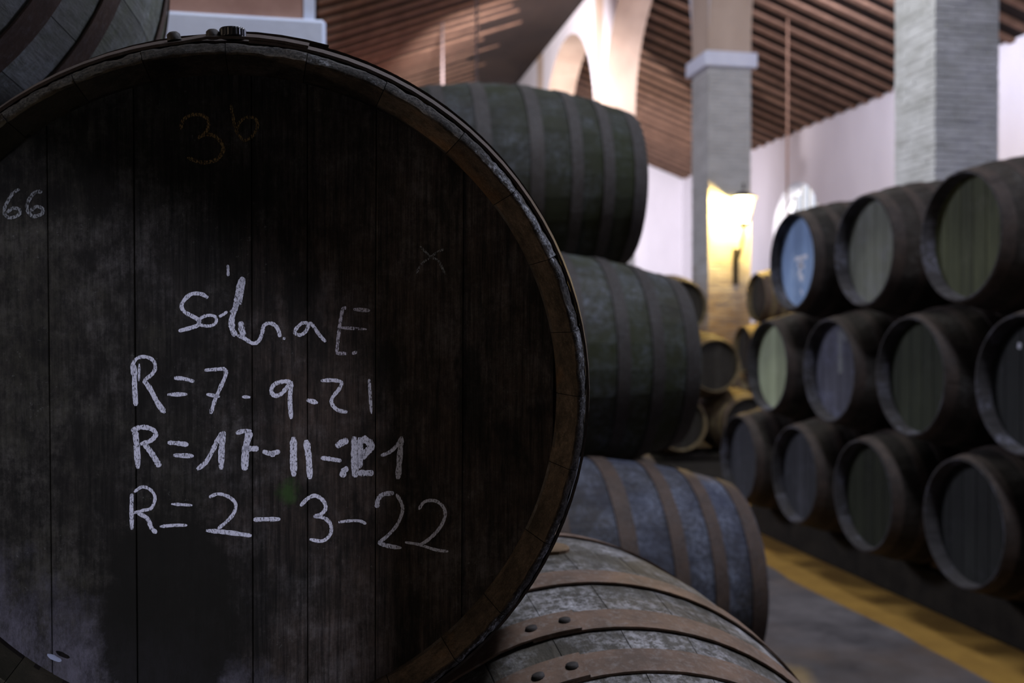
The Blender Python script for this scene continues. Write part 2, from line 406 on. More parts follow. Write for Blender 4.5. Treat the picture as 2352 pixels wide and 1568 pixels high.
# floor: grey walkway strip with ochre sand margins under the casks (all pieces of one floor)
fl = struct(link('floor', box_mesh('floor', (WL, 1.62, A_BACK, A_END, -.3, 0)), M['shade_black']))
bm = bmesh.new()
# walkway with a wandering edge
def edge_x(y, s): return s + .05 * noise.noise(Vector((y * .9, s, 0))) + .03 * noise.noise(Vector((y * 2.3, s, 4)))
rows = [A_BACK + i * (A_END - A_BACK) / 150 for i in range(151)]
vs = []
for y in rows:
    vs.append([bm.verts.new((edge_x(y, 1.6), y, .012)), bm.verts.new((2.4, y, .014)), bm.verts.new((edge_x(y, 3.20), y, .012))])
for i in range(150):
    for j in range(2): bm.faces.new((vs[i][j], vs[i][j + 1], vs[i + 1][j + 1], vs[i + 1][j]))
me = bpy.data.meshes.new('walkway'); 
r = bmesh.ops.extrude_face_region(bm, geom=bm.faces[:])
bmesh.ops.translate(bm, verts=[e for e in r['geom'] if isinstance(e, bmesh.types.BMVert)], vec=(0, 0, -.05))
bmesh.ops.recalc_face_normals(bm, faces=bm.faces); bm.to_mesh(me); bm.free()
link('walkway', me, M['paving'], fl)
link('sand_bed', box_mesh('sand_bed', (1.62, 4.3, A_BACK, 11.5, -.3, -.001)), M['sand'], fl)
link('earth_bed', box_mesh('earth_bed', (4.3, WR, A_BACK, 11.5, -.3, -.001)), M['shade_black'], fl)  # ground colour carries the shade behind the stacks
link('earth_bed', box_mesh('earth_bed', (1.62, WR, 11.5, A_END, -.3, -.001)), M['shade_black'], fl)

# right wall with one arched window opening
def wall_with_arch(name, x0, x1, ya, yb, ztop, wy0, wy1, sill, spring, mat, n=16):
    cy = (wy0 + wy1) / 2; R = (wy1 - wy0) / 2
    arc = [(cy + R * math.cos(t), spring + R * math.sin(t)) for t in [PI * i / n for i in range(n + 1)]]   # from wy1 to wy0
    V, F = [], []
    def prism(poly):
        k = len(V); m_ = len(poly)
        V.extend([(x0, y, z) for y, z in poly] + [(x1, y, z) for y, z in poly])
        F.append(tuple(range(k, k + m_))); F.append(tuple(range(k + 2 * m_ - 1, k + m_ - 1, -1)))
        for i in range(m_):
            j = (i + 1) % m_; F.append((k + i, k + j, k + m_ + j, k + m_ + i))
    prism([(ya, 0), (wy0, 0), (wy0, ztop), (ya, ztop)])
    prism([(wy1, 0), (yb, 0), (yb, ztop), (wy1, ztop)])
    prism([(wy0, 0), (wy1, 0), (wy1, sill), (wy0, sill)])
    for i in range(n):
        a, b_ = arc[i], arc[i + 1]
        prism([(a[0], a[1]), (a[0], ztop), (b_[0], ztop), (b_[0], b_[1])])
    return mesh(name, V, F, mat=mat), cy, R
me, wcy, wR = wall_with_arch('wall_right', WR, WR + .5, A_BACK, A_END, H_R + .1, 24.0, 26.75, 2.4, Z(4.12) - 1.375, M['white_wall'])
struct(link('wall_right', me))
# shallow pilasters breaking the right wall (the faint vertical steps)
for y in (19.6, 30.2, 13.4):
    struct(link('trim_1', box_mesh('pilaster', (WR - .10, WR + .02, y, y + .9, 0, H_R)), M['white_wall']))
# window: iron grille in the outer part of the opening
win = struct(bpy.data.objects.new('window_1', None)); C.objects.link(win); win.location = (WR + .42, wcy, 2.4)
spr = Z(4.12) - 1.375 - 2.4
for i in range(7):
    y = -wR + (i + .5) * 2 * wR / 7; top = spr + math.sqrt(max(0, wR * wR - y * y))
    link('grille_bar', box_mesh('grille_bar', (-.03, .03, y - .035, y + .035, 0, top)), M['grille'], win)
for z in (.35, .95, 1.6, 2.3):
    if z > spr: hw = math.sqrt(max(0, wR * wR - (z - spr) ** 2))
    else: hw = wR
    link('grille_bar', box_mesh('grille_bar', (-.045, .045, -hw, hw, z - .03, z + .03)), M['grille'], win)
struct(link('wall_end', mesh('wall_end', [(WL, A_END, 0), (WR + .5, A_END, 0), (WR + .5, A_END, H_R + .1), (RID + .36, A_END, Z(H_RIDGE) + .1), (RID, A_END, Z(H_RIDGE) + .1), (0, A_END, H_V + .1), (WL, A_END, Z(ceil_h(WL)) + .1)] +
    [(WL, A_END + .4, 0), (WR + .5, A_END + .4, 0), (WR + .5, A_END + .4, H_R + .1), (RID + .36, A_END + .4, Z(H_RIDGE) + .1), (RID, A_END + .4, Z(H_RIDGE) + .1), (0, A_END + .4, H_V + .1), (WL, A_END + .4, Z(ceil_h(WL)) + .1)],
    [(6, 5, 4, 3, 2, 1, 0), (7, 8, 9, 10, 11, 12, 13)] + [(i, (i + 1) % 7, 7 + (i + 1) % 7, 7 + i) for i in range(7)]), M['white_wall']))
struct(link('wall_left', box_mesh('wall_left', (WL - .4, WL, A_BACK, A_END, 0, Z(ceil_h(WL)) + .2)), M['kerb']))
# unseen wall; its doorway arch is shaped to cast the big head's light patch
def back_wall():
    T = (A_BACK - .35, A_BACK)
    jr = DOOR['x1']; jl = DOOR['x0']; sp = DOOR['spring']; rise = DOOR['rise']; top = H_V + 3
    V, F = [], []
    def prism(poly):
        k = len(V); m_ = len(poly)
        V.extend([(x, T[1], z) for x, z in poly] + [(x, T[0], z) for x, z in poly])
        F.append(tuple(range(k, k + m_))); F.append(tuple(range(k + 2 * m_ - 1, k + m_ - 1, -1)))
        for i in range(m_):
            j = (i + 1) % m_; F.append((k + i, k + j, k + m_ + j, k + m_ + i))
    prism([(WL, 0), (jl, 0), (jl, top), (WL, top)])
    prism([(jr, 0), (WR, 0), (WR, top), (jr, top)])
    n = 24; cx = (jl + jr) / 2; hw = (jr - jl) / 2
    pts = [(cx - hw * math.cos(PI * i / n), sp + rise * math.sin(PI * i / n)) for i in range(n + 1)]
    for i in range(n):
        a, b_ = pts[i], pts[i + 1]
        prism([a, b_, (b_[0], top), (a[0], top)])
    return mesh('wall_back', V, F, mat=M['kerb'])
DOOR = dict(x0=-2.37, x1=-.53, spring=CAM_H + .568, rise=.245)
struct(link('wall_back', back_wall()))

# blank slab added outside the doorway to keep sky light out
struct(link('sky_blocker', box_mesh('sky_blocker', (-9, 9, -10.4, -10, 0, 9)), M['kerb']))
# ceiling: sloping boards (one object per slope would be three planes of one roof) with real rafters as its parts
def slope_slab(name, D0, h0, D1, h1, mat, t=.12):
    V = []
    for y in (A_BACK - .4, A_END + .4):
        V += [(D0, y, Z(h0)), (D1, y, Z(h1)), (D1, y, Z(h1) + t), (D0, y, Z(h0) + t)]
    return mesh(name, V, [(0, 1, 2, 3), (7, 6, 5, 4), (0, 4, 5, 1), (1, 5, 6, 2), (2, 6, 7, 3), (3, 7, 4, 0)], mat=mat)
hv = H_RIDGE - SL * RID; hr = H_RIDGE - SL * (WR - RID - .36)
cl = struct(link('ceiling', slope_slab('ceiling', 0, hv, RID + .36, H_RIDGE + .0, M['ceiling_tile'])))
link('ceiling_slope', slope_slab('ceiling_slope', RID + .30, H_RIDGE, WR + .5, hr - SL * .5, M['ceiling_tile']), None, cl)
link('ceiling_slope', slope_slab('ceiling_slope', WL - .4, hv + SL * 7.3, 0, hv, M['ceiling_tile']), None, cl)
def rafter_mesh(D0, h0, D1, h1, wd=.17, dp=.06):
    V = []
    for y in (-wd / 2, wd / 2):
        V += [(D0, y, Z(h0) - dp), (D1, y, Z(h1) - dp), (D1, y, Z(h1)), (D0, y, Z(h0))]
    return mesh('rafter', V, [(0, 1, 2, 3), (7, 6, 5, 4), (0, 4, 5, 1), (1, 5, 6, 2), (2, 6, 7, 3), (3, 7, 4, 0)], mat=M['rafter'])
ra = rafter_mesh(0.02, hv, RID, H_RIDGE - .03); rb = rafter_mesh(RID + .72, H_RIDGE - SL * .4, WR - .01, hr)
y = 1.0; k = 0
while y < A_END - .2:
    for me in (ra, rb):
        link('rafter', me, None, cl, (0, y + random.uniform(-.025, .025), random.uniform(-.012, .008)))
    y += .56; k += 1

# ---------------------------------------------------------------- arcade
PW = .72; APITCH = 5.95; A0 = 9.1; NB = 5
H_SPR = 4.75
arc = thing('arcade', 'beige plastered round arches carried by the tall brick pillars, running to the far wall', 'arcade', (RID, A0, 0))
def arch_mesh(span, n=20):
    R = span / 2; V, F = [], []
    top = Z(H_RIDGE) + .02
    for i in range(n):
        t0, t1 = PI * i / n, PI * (i + 1) / n
        a = (R - R * math.cos(t0), Z(H_SPR) + R * math.sin(t0)); b_ = (R - R * math.cos(t1), Z(H_SPR) + R * math.sin(t1))
        k = len(V)
        for x in (0, PW):
            V += [(x, a[0], a[1]), (x, b_[0], b_[1]), (x, b_[0], top), (x, a[0], top)]
        F += [(k, k + 1, k + 2, k + 3), (k + 7, k + 6, k + 5, k + 4), (k, k + 4, k + 5, k + 1), (k + 2, k + 6, k + 7, k + 3)]
    return V, F
V, F = arch_mesh(APITCH - PW)
am = bpy.data.meshes.new('arch'); am.from_pydata(V, [], F)
bm = bmesh.new(); bm.from_mesh(am); bmesh.ops.remove_doubles(bm, verts=bm.verts, dist=1e-4); bmesh.ops.recalc_face_normals(bm, faces=bm.faces); bm.to_mesh(am); bm.free()
# the soffit (underside) keeps the beige plaster, the flat faces are limewashed
am.materials.append(M['white_wall']); am.materials.append(M['beige_wall'])
for p in am.polygons:
    c = p.center
    if abs(p.normal.x) < .5 and c.z < Z(H_RIDGE) - .05: p.material_index = 1
for i in range(-1, 4):
    link('arch', am, None, arc, (0, i * APITCH + PW, 0))
upper = mesh('upper_pier', *box_data(0, PW, 0, PW, Z(4.47), Z(H_RIDGE) + .02))
upper.materials.append(M['beige_wall'])
for i in range(5):
    link('upper_pier', upper, None, arc, (0, i * APITCH, 0))

def pillar(label, y0, brick_range=None, ochre_foot=False):
    """square limewashed brick pillar: core, courses of proud bricks, capital"""
    t = thing('brick_pillar', label, 'pillar', (RID, y0, 0), group='arcade pillars')
    mat = M['ochre_foot_brick'] if ochre_foot else M['white_brick']
    link('core', box_mesh('core', (.012, PW - .012, .012, PW - .012, 0, Z(4.23))), M['grout'], t)
    ch = .062; bl = .24; n_c = int(Z(4.23) / ch)
    stuff = []; cnt = 0
    for c in range(n_c):
        z0 = c * ch + .004; z1 = (c + 1) * ch - .004
        off = 0 if c % 2 == 0 else .12
        for side in range(4):
            segs = [(0, .24), (.24, .48), (.48, .72)] if off == 0 else [(0, .12), (.12, .36), (.36, .60), (.60, .72)]
            for s0, s1 in segs:
                j = random.uniform(-.004, .005)
                a, b_ = s0 + .003, s1 - .003
                if side == 0: d = (a, b_, -j, .10, z0, z1)              # faces the camera
                elif side == 1: d = (-j, .10, a, b_, z0, z1)            # faces the aisle
                elif side == 2: d = (a, b_, PW - .10, PW + j, z0, z1)
                else: d = (PW - .10, PW + j, a, b_, z0, z1)
                if brick_range and side < 2 and brick_range[0] < z0 < brick_range[1] and cnt < 290:
                    bx = box_mesh('brick', d)
                    bx.materials.append(mat)
                    link('brick', bx, None, t); cnt += 1
                else: stuff.append(d)
    o = link('brickwork', boxes_mesh('brickwork', stuff, mat), None, t); o['kind'] = 'stuff'
    cap = box_mesh('capital', (-.08, PW + .08, -.08, PW + .08, Z(4.23), Z(4.47)), M['cap_white'], .015)
    link('capital', cap, None, t)
    return t
pillar('nearest white brick pillar, rising behind the right cask stack', A0, (Z(1.35), Z(3.70)))
pB = pillar('white brick pillar with a white capital and the glowing wall lantern on its face', A0 + APITCH, ochre_foot=True)
pillar('white pillar behind the lantern pillar, mostly hidden by the topmost left cask', A0 + 2 * APITCH)
pillar('farthest warm-lit pillar, seen through the small arch opening', A0 + 3 * APITCH)

# left pier with ledge, just behind the foreground casks
lp = thing('plastered_pier', 'pale blue-white pier with a rose plaster band above its ledge, behind the foreground cask', 'pier', (0, 3.55, 0))
link('shaft', box_mesh('shaft', (-.80, -.012, .0, .72, 0, Z(1.02))), M['pier_white'], lp)
link('ledge', box_mesh('ledge', (-.84, .030, -.04, .76, Z(.80), Z(1.078)), None, .012), M['pier_white'], lp)
bm = bmesh.new()
n = 40
v0 = []; v1 = []; v2 = []; v3 = []
for i in range(n + 1):
    x = -.80 + .788 * i / n
    zb = Z(1.068)
    v0.append(bm.verts.new((x, 0, zb))); v1.append(bm.verts.new((x, 0, Z(5.56)))); v2.append(bm.verts.new((x, .72, zb))); v3.append(bm.verts.new((x, .72, Z(5.56))))
for i in range(n):
    bm.faces.new((v0[i], v0[i + 1], v1[i + 1], v1[i])); bm.faces.new((v2[i + 1], v2[i], v3[i], v3[i + 1]))
    bm.faces.new((v1[i], v1[i + 1], v3[i + 1], v3[i])); bm.faces.new((v0[i + 1], v0[i], v2[i], v2[i + 1]))
bm.faces.new((v0[0], v1[0], v3[0], v2[0])); bm.faces.new((v0[-1], v2[-1], v3[-1], v1[-1]))
me = bpy.data.meshes.new('upper_shaft'); bmesh.ops.recalc_face_normals(bm, faces=bm.faces); bm.to_mesh(me); bm.free()
link('upper_shaft', me, M['pier_rose'], lp)
link('corner_highlight', box_mesh('corner_highlight', (-.045, -.008, -.004, .724, Z(1.068), Z(5.56))), M['pier_white'], lp)  # pale strip stands in for the highlight on the corner

# wall lantern on pillar B
LX, LY, LZ = RID + .46, A0 + APITCH - .30, Z(1.90)
ln = thing('wall_lantern', 'glowing yellow wall lantern on an iron bracket, fixed to the brick pillar', 'lantern', (LX, LY, LZ - .5))
def frustum(name, r0, r1, z0, z1, n=6, mat=None, cap=True):
    V = [(r0 * math.cos(2 * PI * i / n), r0 * math.sin(2 * PI * i / n), z0) for i in range(n)] + [(r1 * math.cos(2 * PI * i / n), r1 * math.sin(2 * PI * i / n), z1) for i in range(n)]
    F = [(i, (i + 1) % n, n + (i + 1) % n, n + i) for i in range(n)]
    if cap: F += [tuple(range(n - 1, -1, -1)), tuple(range(n, 2 * n))]
    return mesh(name, V, F, mat=mat)
link('glass', frustum('glass', .10, .19, .32, .72, 6, M['lantern_glass'], False), None, ln)
link('roof', frustum('roof', .24, .05, .72, .82, 6, M['iron']), None, ln)
link('finial', frustum('finial', .025, .01, .86, .95, 6, M['iron']), None, ln)
link('base', frustum('base', .06, .11, .26, .32, 6, M['iron']), None, ln)
for i in range(6):
    a = 2 * PI * i / 6
    p0 = Vector((.10 * math.cos(a), .10 * math.sin(a), .32)); p1 = Vector((.19 * math.cos(a), .19 * math.sin(a), .72)); q = .008
    V = [tuple(p + Vector(d)) for p in (p0, p1) for d in ((-q, -q, 0), (q, -q, 0), (q, q, 0), (-q, q, 0))]
    link('glazing_bar', mesh('glazing_bar', V, [(0, 1, 5, 4), (1, 2, 6, 5), (2, 3, 7, 6), (3, 0, 4, 7), (3, 2, 1, 0), (4, 5, 6, 7)], mat=M['iron']), None, ln)
link('bulb', frustum('bulb', .035, .045, .42, .56, 10, M['bulb']), None, ln)
V = []; F = []
pts = [(0, 0, .28), (0, .02, .10), (0, .10, -.10), (0, .20, -.20), (0, .30, -.24)]
for i, p in enumerate(pts):
    q = .016; V += [(p[0] - q, p[1] - q, p[2] - q), (p[0] + q, p[1] - q, p[2] - q), (p[0] + q, p[1] + q, p[2] + q), (p[0] - q, p[1] + q, p[2] + q)]
    if i:
        k = 4 * i
        F += [(k - 4 + j, k - 4 + (j + 1) % 4, k + (j + 1) % 4, k + j) for j in range(4)]
F += [(3, 2, 1, 0), (len(V) - 4, len(V) - 3, len(V) - 2, len(V) - 1)]
link('bracket', mesh('bracket', V, F, mat=M['iron']), None, ln)
link('back_plate', box_mesh('back_plate', (-.05, .05, .285, .30, -.62, -.05)), M['iron'], ln)
light('lantern_light', 'POINT', (LX - .03, LY - .0, LZ + .175), (0, 0, 0), 1000, (1.0, .66, .16), .10)

# hanging cables / poles seen against the roof
for (px_x, D, top, bot, lab) in ((0, 9.7, 6.4, .0, 'thin pale pole rising to the rafters of the right bay'),):
    a_ = 19.6
    zt = Z(H_RIDGE - SL * (D - RID - .36)) - .02
    p = tag(link('pale_pole', mesh('pale_pole', *(lambda q: ([(q * math.cos(2 * PI * i / 8), q * math.sin(2 * PI * i / 8), z) for z in (0, zt) for i in range(8)], [(i, (i + 1) % 8, 8 + (i + 1) % 8, 8 + i) for i in range(8)]))(.024)), M['rafter'], None, (D, a_, 0)), lab, 'pole')
for (D, a_, lab) in ((2.81, 17.8, 'thin pale cable hanging from the nave rafters, left of the white arch'), (2.58, 20.9, 'fainter pale cable hanging from the nave rafters, above the left end of the top cask')):
    zt = Z(H_RIDGE - SL * (RID - D)) - .02
    tag(link('hanging_cable', mesh('hanging_cable', *(lambda q: ([(q * math.cos(2 * PI * i / 8), q * math.sin(2 * PI * i / 8), z) for z in (2.6, zt) for i in range(8)], [(i, (i + 1) % 8, 8 + (i + 1) % 8, 8 + i) for i in range(8)]))(.022)), M['cable'], None, (D, a_, 0)), lab, 'cable')

# ---------------------------------------------------------------- casks
RB, RC, HL = .45, .343, .62            # bilge radius, chime radius, half length
NS = 28
def rad(y): return RC + (RB - RC) * (1 - (y / HL) ** 2)
def rough_noise(p, s, seed=0):
    return noise.noise(Vector(p) * s + Vector((seed * 3.1, seed * 1.7, seed * 5.3)))

def stave_mesh(width=1.0, fine=False, seed=0, ang=0.0, rough=0.0, idx=0, gap=.0006):
    """one stave: axis along Y, centred on +Z at ang (baked), closed profile lathed over the stave's own angle"""
    half = PI / NS * width
    ya = [-HL + (.011 if fine else 0), -HL + .03, -HL + .08, -.45, -.3, -.15, 0, .15, .3, .45, HL - .08, HL - .03, HL]
    prof = [(y, rad(y)) for y in ya]
    # back end: bevel in to the croze, then inner face
    prof += [(HL, RC - .008), (HL - .04, RC - .017), (HL - .06, RC - .018), (HL - .062, rad(HL) - .026)]
    prof += [(.3, rad(.3) - .03), (0, RB - .03), (-.3, rad(.3) - .03)]
    if fine: prof += [(-HL + .062, RC - .026), (-HL + .06, RC - .018), (-HL + .04, RC - .017)]
    else: prof += [(-HL + .095, RC - .026), (-HL + .09, RC - .018), (-HL + .05, RC - .018)]
    if fine:
        for k in range(1, 8): prof.append((-HL + .04 - .04 * k / 8, RC - .017 + .009 * k / 8))
        prof += [(-HL, RC - .0085), (-HL - .0003, RC - .0065), (-HL + .0012, RC - .0035), (-HL + .0042, RC - .0008), (-HL + .0075, RC + .0012)]
        cols = 15
    else:
        prof.append((-HL, RC - .008)); cols = 3
    m_ = len(prof); V = []; F = []
    for c in range(cols):
        t = -half + 2 * half * c / (cols - 1)
        for (y, r) in prof:
            tt = t - math.copysign(gap / max(r, .1), t) if c in (0, cols - 1) else t
            x, z = r * math.sin(ang + tt), r * math.cos(ang + tt)
            if rough and y < -HL + .045:
                n1 = rough_noise((x, y, z), 60, seed); n2 = rough_noise((x, y, z), 190, seed + 3); n3 = rough_noise((x, y, z), 9, 5)
                edge = max(0, min(1, (r - (RC - .012)) / .008))
                dy = rough * (.35 + .65 * edge) * (n1 * .7 + n2 * .8) * (.5 + .8 * abs(n3)) + (idx % 3 - 1) * .0007
                dr = -rough * edge * max(0, n1 + .6 * n2 + .1) * .9
                y += dy; k = (r + dr) / r; x *= k; z *= k
            V.append((x, y, z))
    for c in range(cols - 1):
        for i in range(m_):
            j = (i + 1) % m_
            F.append((c * m_ + i, c * m_ + j, (c + 1) * m_ + j, (c + 1) * m_ + i))
    F.append(tuple(range(m_ - 1, -1, -1))); F.append(tuple(range((cols - 1) * m_, cols * m_)))
    me = mesh('stave', V, F)
    for p in me.polygons:
        p.use_smooth = len(p.vertices) == 4
    bm = bmesh.new(); bm.from_mesh(me)
    for e in bm.edges:
        if len(e.link_faces) == 2 and e.calc_face_angle(0) > .6: e.smooth = False
    bm.to_mesh(me); bm.free()
    return me

def hoop_mesh(yc, w_, seed=0, segs=72, lap=.16, wob=0.0):
    """one flat iron band wrapped round the cask, its two ends lapped"""
    t = .0028; V = []; F = []
    tot = 2 * PI + lap; n = segs
    s = 1 if yc > 0 else -1
    for i in range(n + 1):
        a = tot * i / n
        o = .0012 + (t * 1.15 if a > 2 * PI - .10 else t * .0)
        if 2 * PI - .16 < a <= 2 * PI - .10: o = .0012 + t * 1.15 * (a - (2 * PI - .16)) / .06
        wy = wob * math.sin(3 * a + seed) 
        for (dy, dr) in ((-w_ / 2, 0), (w_ / 2, 0), (w_ / 2, t), (-w_ / 2, t)):
            y = yc + dy + wy
            # the band is conical: follows the stave radius but lifts at its wider-set edge
            r = rad(min(HL, abs(y))) + o + dr
            V.append((r * math.sin(a), y, r * math.cos(a)))
        if i:
            k = 4 * i
            F += [(k - 4 + j, k - 4 + (j + 1) % 4, k + (j + 1) % 4, k + j) for j in range(4)]
    F += [(0, 1, 2, 3), (4 * n + 3, 4 * n + 2, 4 * n + 1, 4 * n)]
    me = mesh('hoop', V, F)
    for p in me.polygons: p.use_smooth = len(p.vertices) == 4
    bm = bmesh.new(); bm.from_mesh(me)
    for e in bm.edges:
        if len(e.link_faces) == 2 and e.calc_face_angle(0) > .6: e.smooth = False
    bm.to_mesh(me); bm.free()
    return me

def rivet_mesh(q=.0085, h=.0035, n=12):
    V = [(0, 0, h)]; F = []
    for k, (rr, zz) in enumerate(((.6, .92), (.92, .6), (1, -.4))):
        V += [(q * rr * math.cos(2 * PI * i / n), q * rr * math.sin(2 * PI * i / n), h * zz) for i in range(n)]
    F += [(0, 1 + i, 1 + (i + 1) % n) for i in range(n)]
    for k in range(2):
        F += [(1 + k * n + i, 1 + (k + 1) * n + i, 1 + (k + 1) * n + (i + 1) % n, 1 + k * n + (i + 1) % n) for i in range(n)]
    return mesh('rivet', V, F, True)

HR = RC - .0165        # head radius
def head_board_mesh(x0, x1, y_front, th=.022, arcn=8, R=HR, gap=.0009):
    x0 = max(x0, -R + .004) + gap; x1 = min(x1, R - .004) - gap
    xs = [x0 + (x1 - x0) * i / arcn for i in range(arcn + 1)]
    out = [(x, math.sqrt(max(0, R * R - x * x))) for x in xs]
    poly = out + [(x, -z) for x, z in reversed(out)]
    b_ = gap * 1.6
    V = []; m_ = len(poly)
    cx = (x0 + x1) / 2
    def ins(p, d): return (cx + (p[0] - cx) * (1 - d / max((x1 - x0) / 2, .01)), p[1] * (1 - d / R))
    ring = [[(*ins(p, b_), y_front) for p in poly], [(*p, y_front + b_) for p in poly], [(*p, y_front + th) for p in poly]]
    for rg in ring: V += [(x, y, z) for x, z, y in rg]
    F = [tuple(range(m_))]
    for k in range(2):
        F += [(k * m_ + i, (k + 1) * m_ + i, (k + 1) * m_ + (i + 1) % m_, k * m_ + (i + 1) % m_) for i in range(m_)]
    F.append(tuple(range(3 * m_ - 1, 2 * m_ - 1, -1)))
    return mesh('head_board', V, F)

BOARD_X = [-HR, -.215, -.10, .012, .118, .225, HR]
S0 = stave_mesh()
HOOPS = [(-.583, .062), (-.43, .052), (-.285, .052), (-.11, .060)]
HOOPS = HOOPS + [(-a, b) for a, b in HOOPS]
HOOPS_WIDE = [(-.583, .062), (-.425, .05), (-.318, .052), (-.165, .055), (.583, .062), (.425, .05), (.318, .052), (.165, .055)]
HOOPS_BIG = [(-.578, .045)] + HOOPS_WIDE[1:]
RIV = rivet_mesh()
SHARED = {}
def shared(key, fn, mat):
    k = (key, mat.name)
    if k not in SHARED:
        me = fn(); me.materials.clear(); me.materials.append(mat); SHARED[k] = me
    return SHARED[k]

def cask(label, D, a, h, axis='x', stave='stave_black', hoop='rust', head='head_black', roll=0.0, group=None, chime=None,
         fine=False, rivets=False, far=False, bung=True, boards=None, hoops=None, tilt=(0, 0), name='cask', head_mat2=None):
    """D, a: aisle coordinates of the cask's centre; h: centre above the eye. Front head is local -Y."""
    if axis == 'x': rz = -PI / 2        # front head looks toward -X (the aisle from the right)
    elif axis == '-x': rz = PI / 2
    else: rz = 0
    t = thing(name, label, 'cask', (D, a, Z(h) - RB), (0, 0, rz), group)
    base = Vector((0, 0, RB))
    R0 = Matrix.Translation(base) @ Euler((tilt[0], 0, tilt[1])).to_matrix().to_4x4()
    def part(nm, me, ang=0.0, parent=t, kind=None):
        o = bpy.data.objects.new(nm, me); C.objects.link(o); o.parent = parent
        o.matrix_local = R0 @ Matrix.Rotation(ang, 4, 'Y')
        return o
    sm = M[stave]
    if fine:
        rr = random.Random(11)
        ang = roll - PI / NS; 
        ws = [rr.uniform(.82, 1.18) for _ in range(NS)]; k = NS / sum(ws)
        for i in range(NS):
            wd = ws[i] * k; ang += PI / NS * wd
            me = stave_mesh(wd, True, i, ang, .0027, i, .00035)
            me.materials.append(sm); me.materials.append(M[chime])
            for p in me.polygons:
                cc = p.center
                if cc.y < -HL + .05 and math.hypot(cc.x, cc.z) < RC - .0006 or cc.y < -HL + .0105: p.material_index = 1
            part('stave', me)
            ang += PI / NS * wd
    else:
        me = shared('stave' + str(chime), lambda: S0.copy(), sm)
        if chime and len(me.materials) == 1:
            me.materials.append(M[chime])
            for p in me.polygons:
                cc = p.center; rr_ = math.hypot(cc.x, cc.z)
                if cc.y < -HL + .1 and rr_ < rad(abs(cc.y)) - .004: p.material_index = 1
        for i in range(NS): part('stave', me, 2 * PI * i / NS + roll)
    for q, (yc, wd) in enumerate(hoops or HOOPS):
        me = shared(('hoop', yc), lambda: hoop_mesh(yc, wd, q, 40 if far else 96), M[hoop])
        ho = part('hoop', me, roll * 2 + (.15 if q % 2 else -.05) if not (fine or rivets) else roll + (.05 * (q % 3 - 1)))
        if rivets:
            rm = shared('rivet', lambda: RIV.copy(), M['rivet'])
            for s in (-.075, .045):
                # the lap sits at angle 0 .. lap
                r = rad(abs(yc)) + .0075; aa = .08 + s * .9
                o = bpy.data.objects.new('rivet', rm); C.objects.link(o); o.parent = ho
                o.location = (r * math.sin(aa), yc, r * math.cos(aa)); o.rotation_euler = (0, aa, 0)
    hm = M[head]
    bx = boards or BOARD_X
    for i in range(len(bx) - 1):
        f = lambda: head_board_mesh(bx[i], bx[i + 1], -HL + (.048 if fine else .078), .022, 14 if fine else 5, gap=.0004 if fine else .0012)
        if fine: me = f(); me.materials.append(hm)
        else: me = shared(('hb', i), f, hm)
        o = part('head_board', me)
        if not fine: continue
        o.location.y += 0.0006 * (i % 2)
    me = shared('back_head', lambda: mesh('back_head', [(HR * math.cos(2 * PI * i / 32), y, HR * math.sin(2 * PI * i / 32)) for y in (HL - .075, HL - .05) for i in range(32)],
        [tuple(range(31, -1, -1)), tuple(range(32, 64))] + [(i, (i + 1) % 32, 32 + (i + 1) % 32, 32 + i) for i in range(32)]), M['head_black'])
    part('back_head', me)
    if bung:
        me = shared('bung', lambda: mesh('bung', [(q * math.cos(2 * PI * i / 14), q * math.sin(2 * PI * i / 14), z) for q, z in ((.030, -.02), (.032, .004), (.028, .007)) for i in range(14)],
            [tuple(range(13, -1, -1)), tuple(range(28, 42))] + [(k * 14 + i, k * 14 + (i + 1) % 14, (k + 1) * 14 + (i + 1) % 14, (k + 1) * 14 + i) for k in range(2) for i in range(14)]), M['wedge'])
        o = part('bung', me); o.matrix_local = R0 @ Matrix.Translation((0, 0, RB))
    t['R0'] = 1; del t['R0']
    return t, R0

# -- foreground stack (heads toward the camera)
FA = 1.0 + HL; FD = -.090; FH = -.050
TILT = (.03, .035)
big, R0big = cask('big blackened cask whose head fills the foreground, chalked with dates and numbers', FD, FA, FH, 'y', 'stave_brown', 'rust_dark', 'big_head',
    roll=.06, chime='big_chime', fine=True, rivets=False, hoops=HOOPS_BIG, boards=[-HR, -.262, -.186, -.107, .005, .060, .130, .222, HR], bung=True, tilt=TILT)
cask('grey weathered cask with rust-brown hoops, lying below and right of the big foreground cask', FD + .47, FA, FH - .76, 'y', 'stave_grey', 'rust_red', 'head_black', roll=-.30, rivets=True, hoops=HOOPS_WIDE)
cask('grey-green cask with rusty hoops, lying above and left of the big foreground cask', -.70, 1.68, .640, 'y', 'stave_greygreen', 'rust', 'head_black', roll=.9, rivets=True, hoops=HOOPS_WIDE)
cask('dark cask under the left edge of the big foreground cask', -.58, FA, FH - .775, 'y', 'stave_black', 'rust_dark', 'head_black', roll=.2)
cask('dark cask left of the big foreground cask, carrying the upper left one', -1.15, FA, -.12, 'y', 'stave_black', 'rust_dark', 'head_black', roll=.4)
cask('dark cask at the lower far left of the foreground stack', -1.72, FA, FH - .775, 'y', 'stave_black', 'rust_dark', 'head_black', roll=.9)

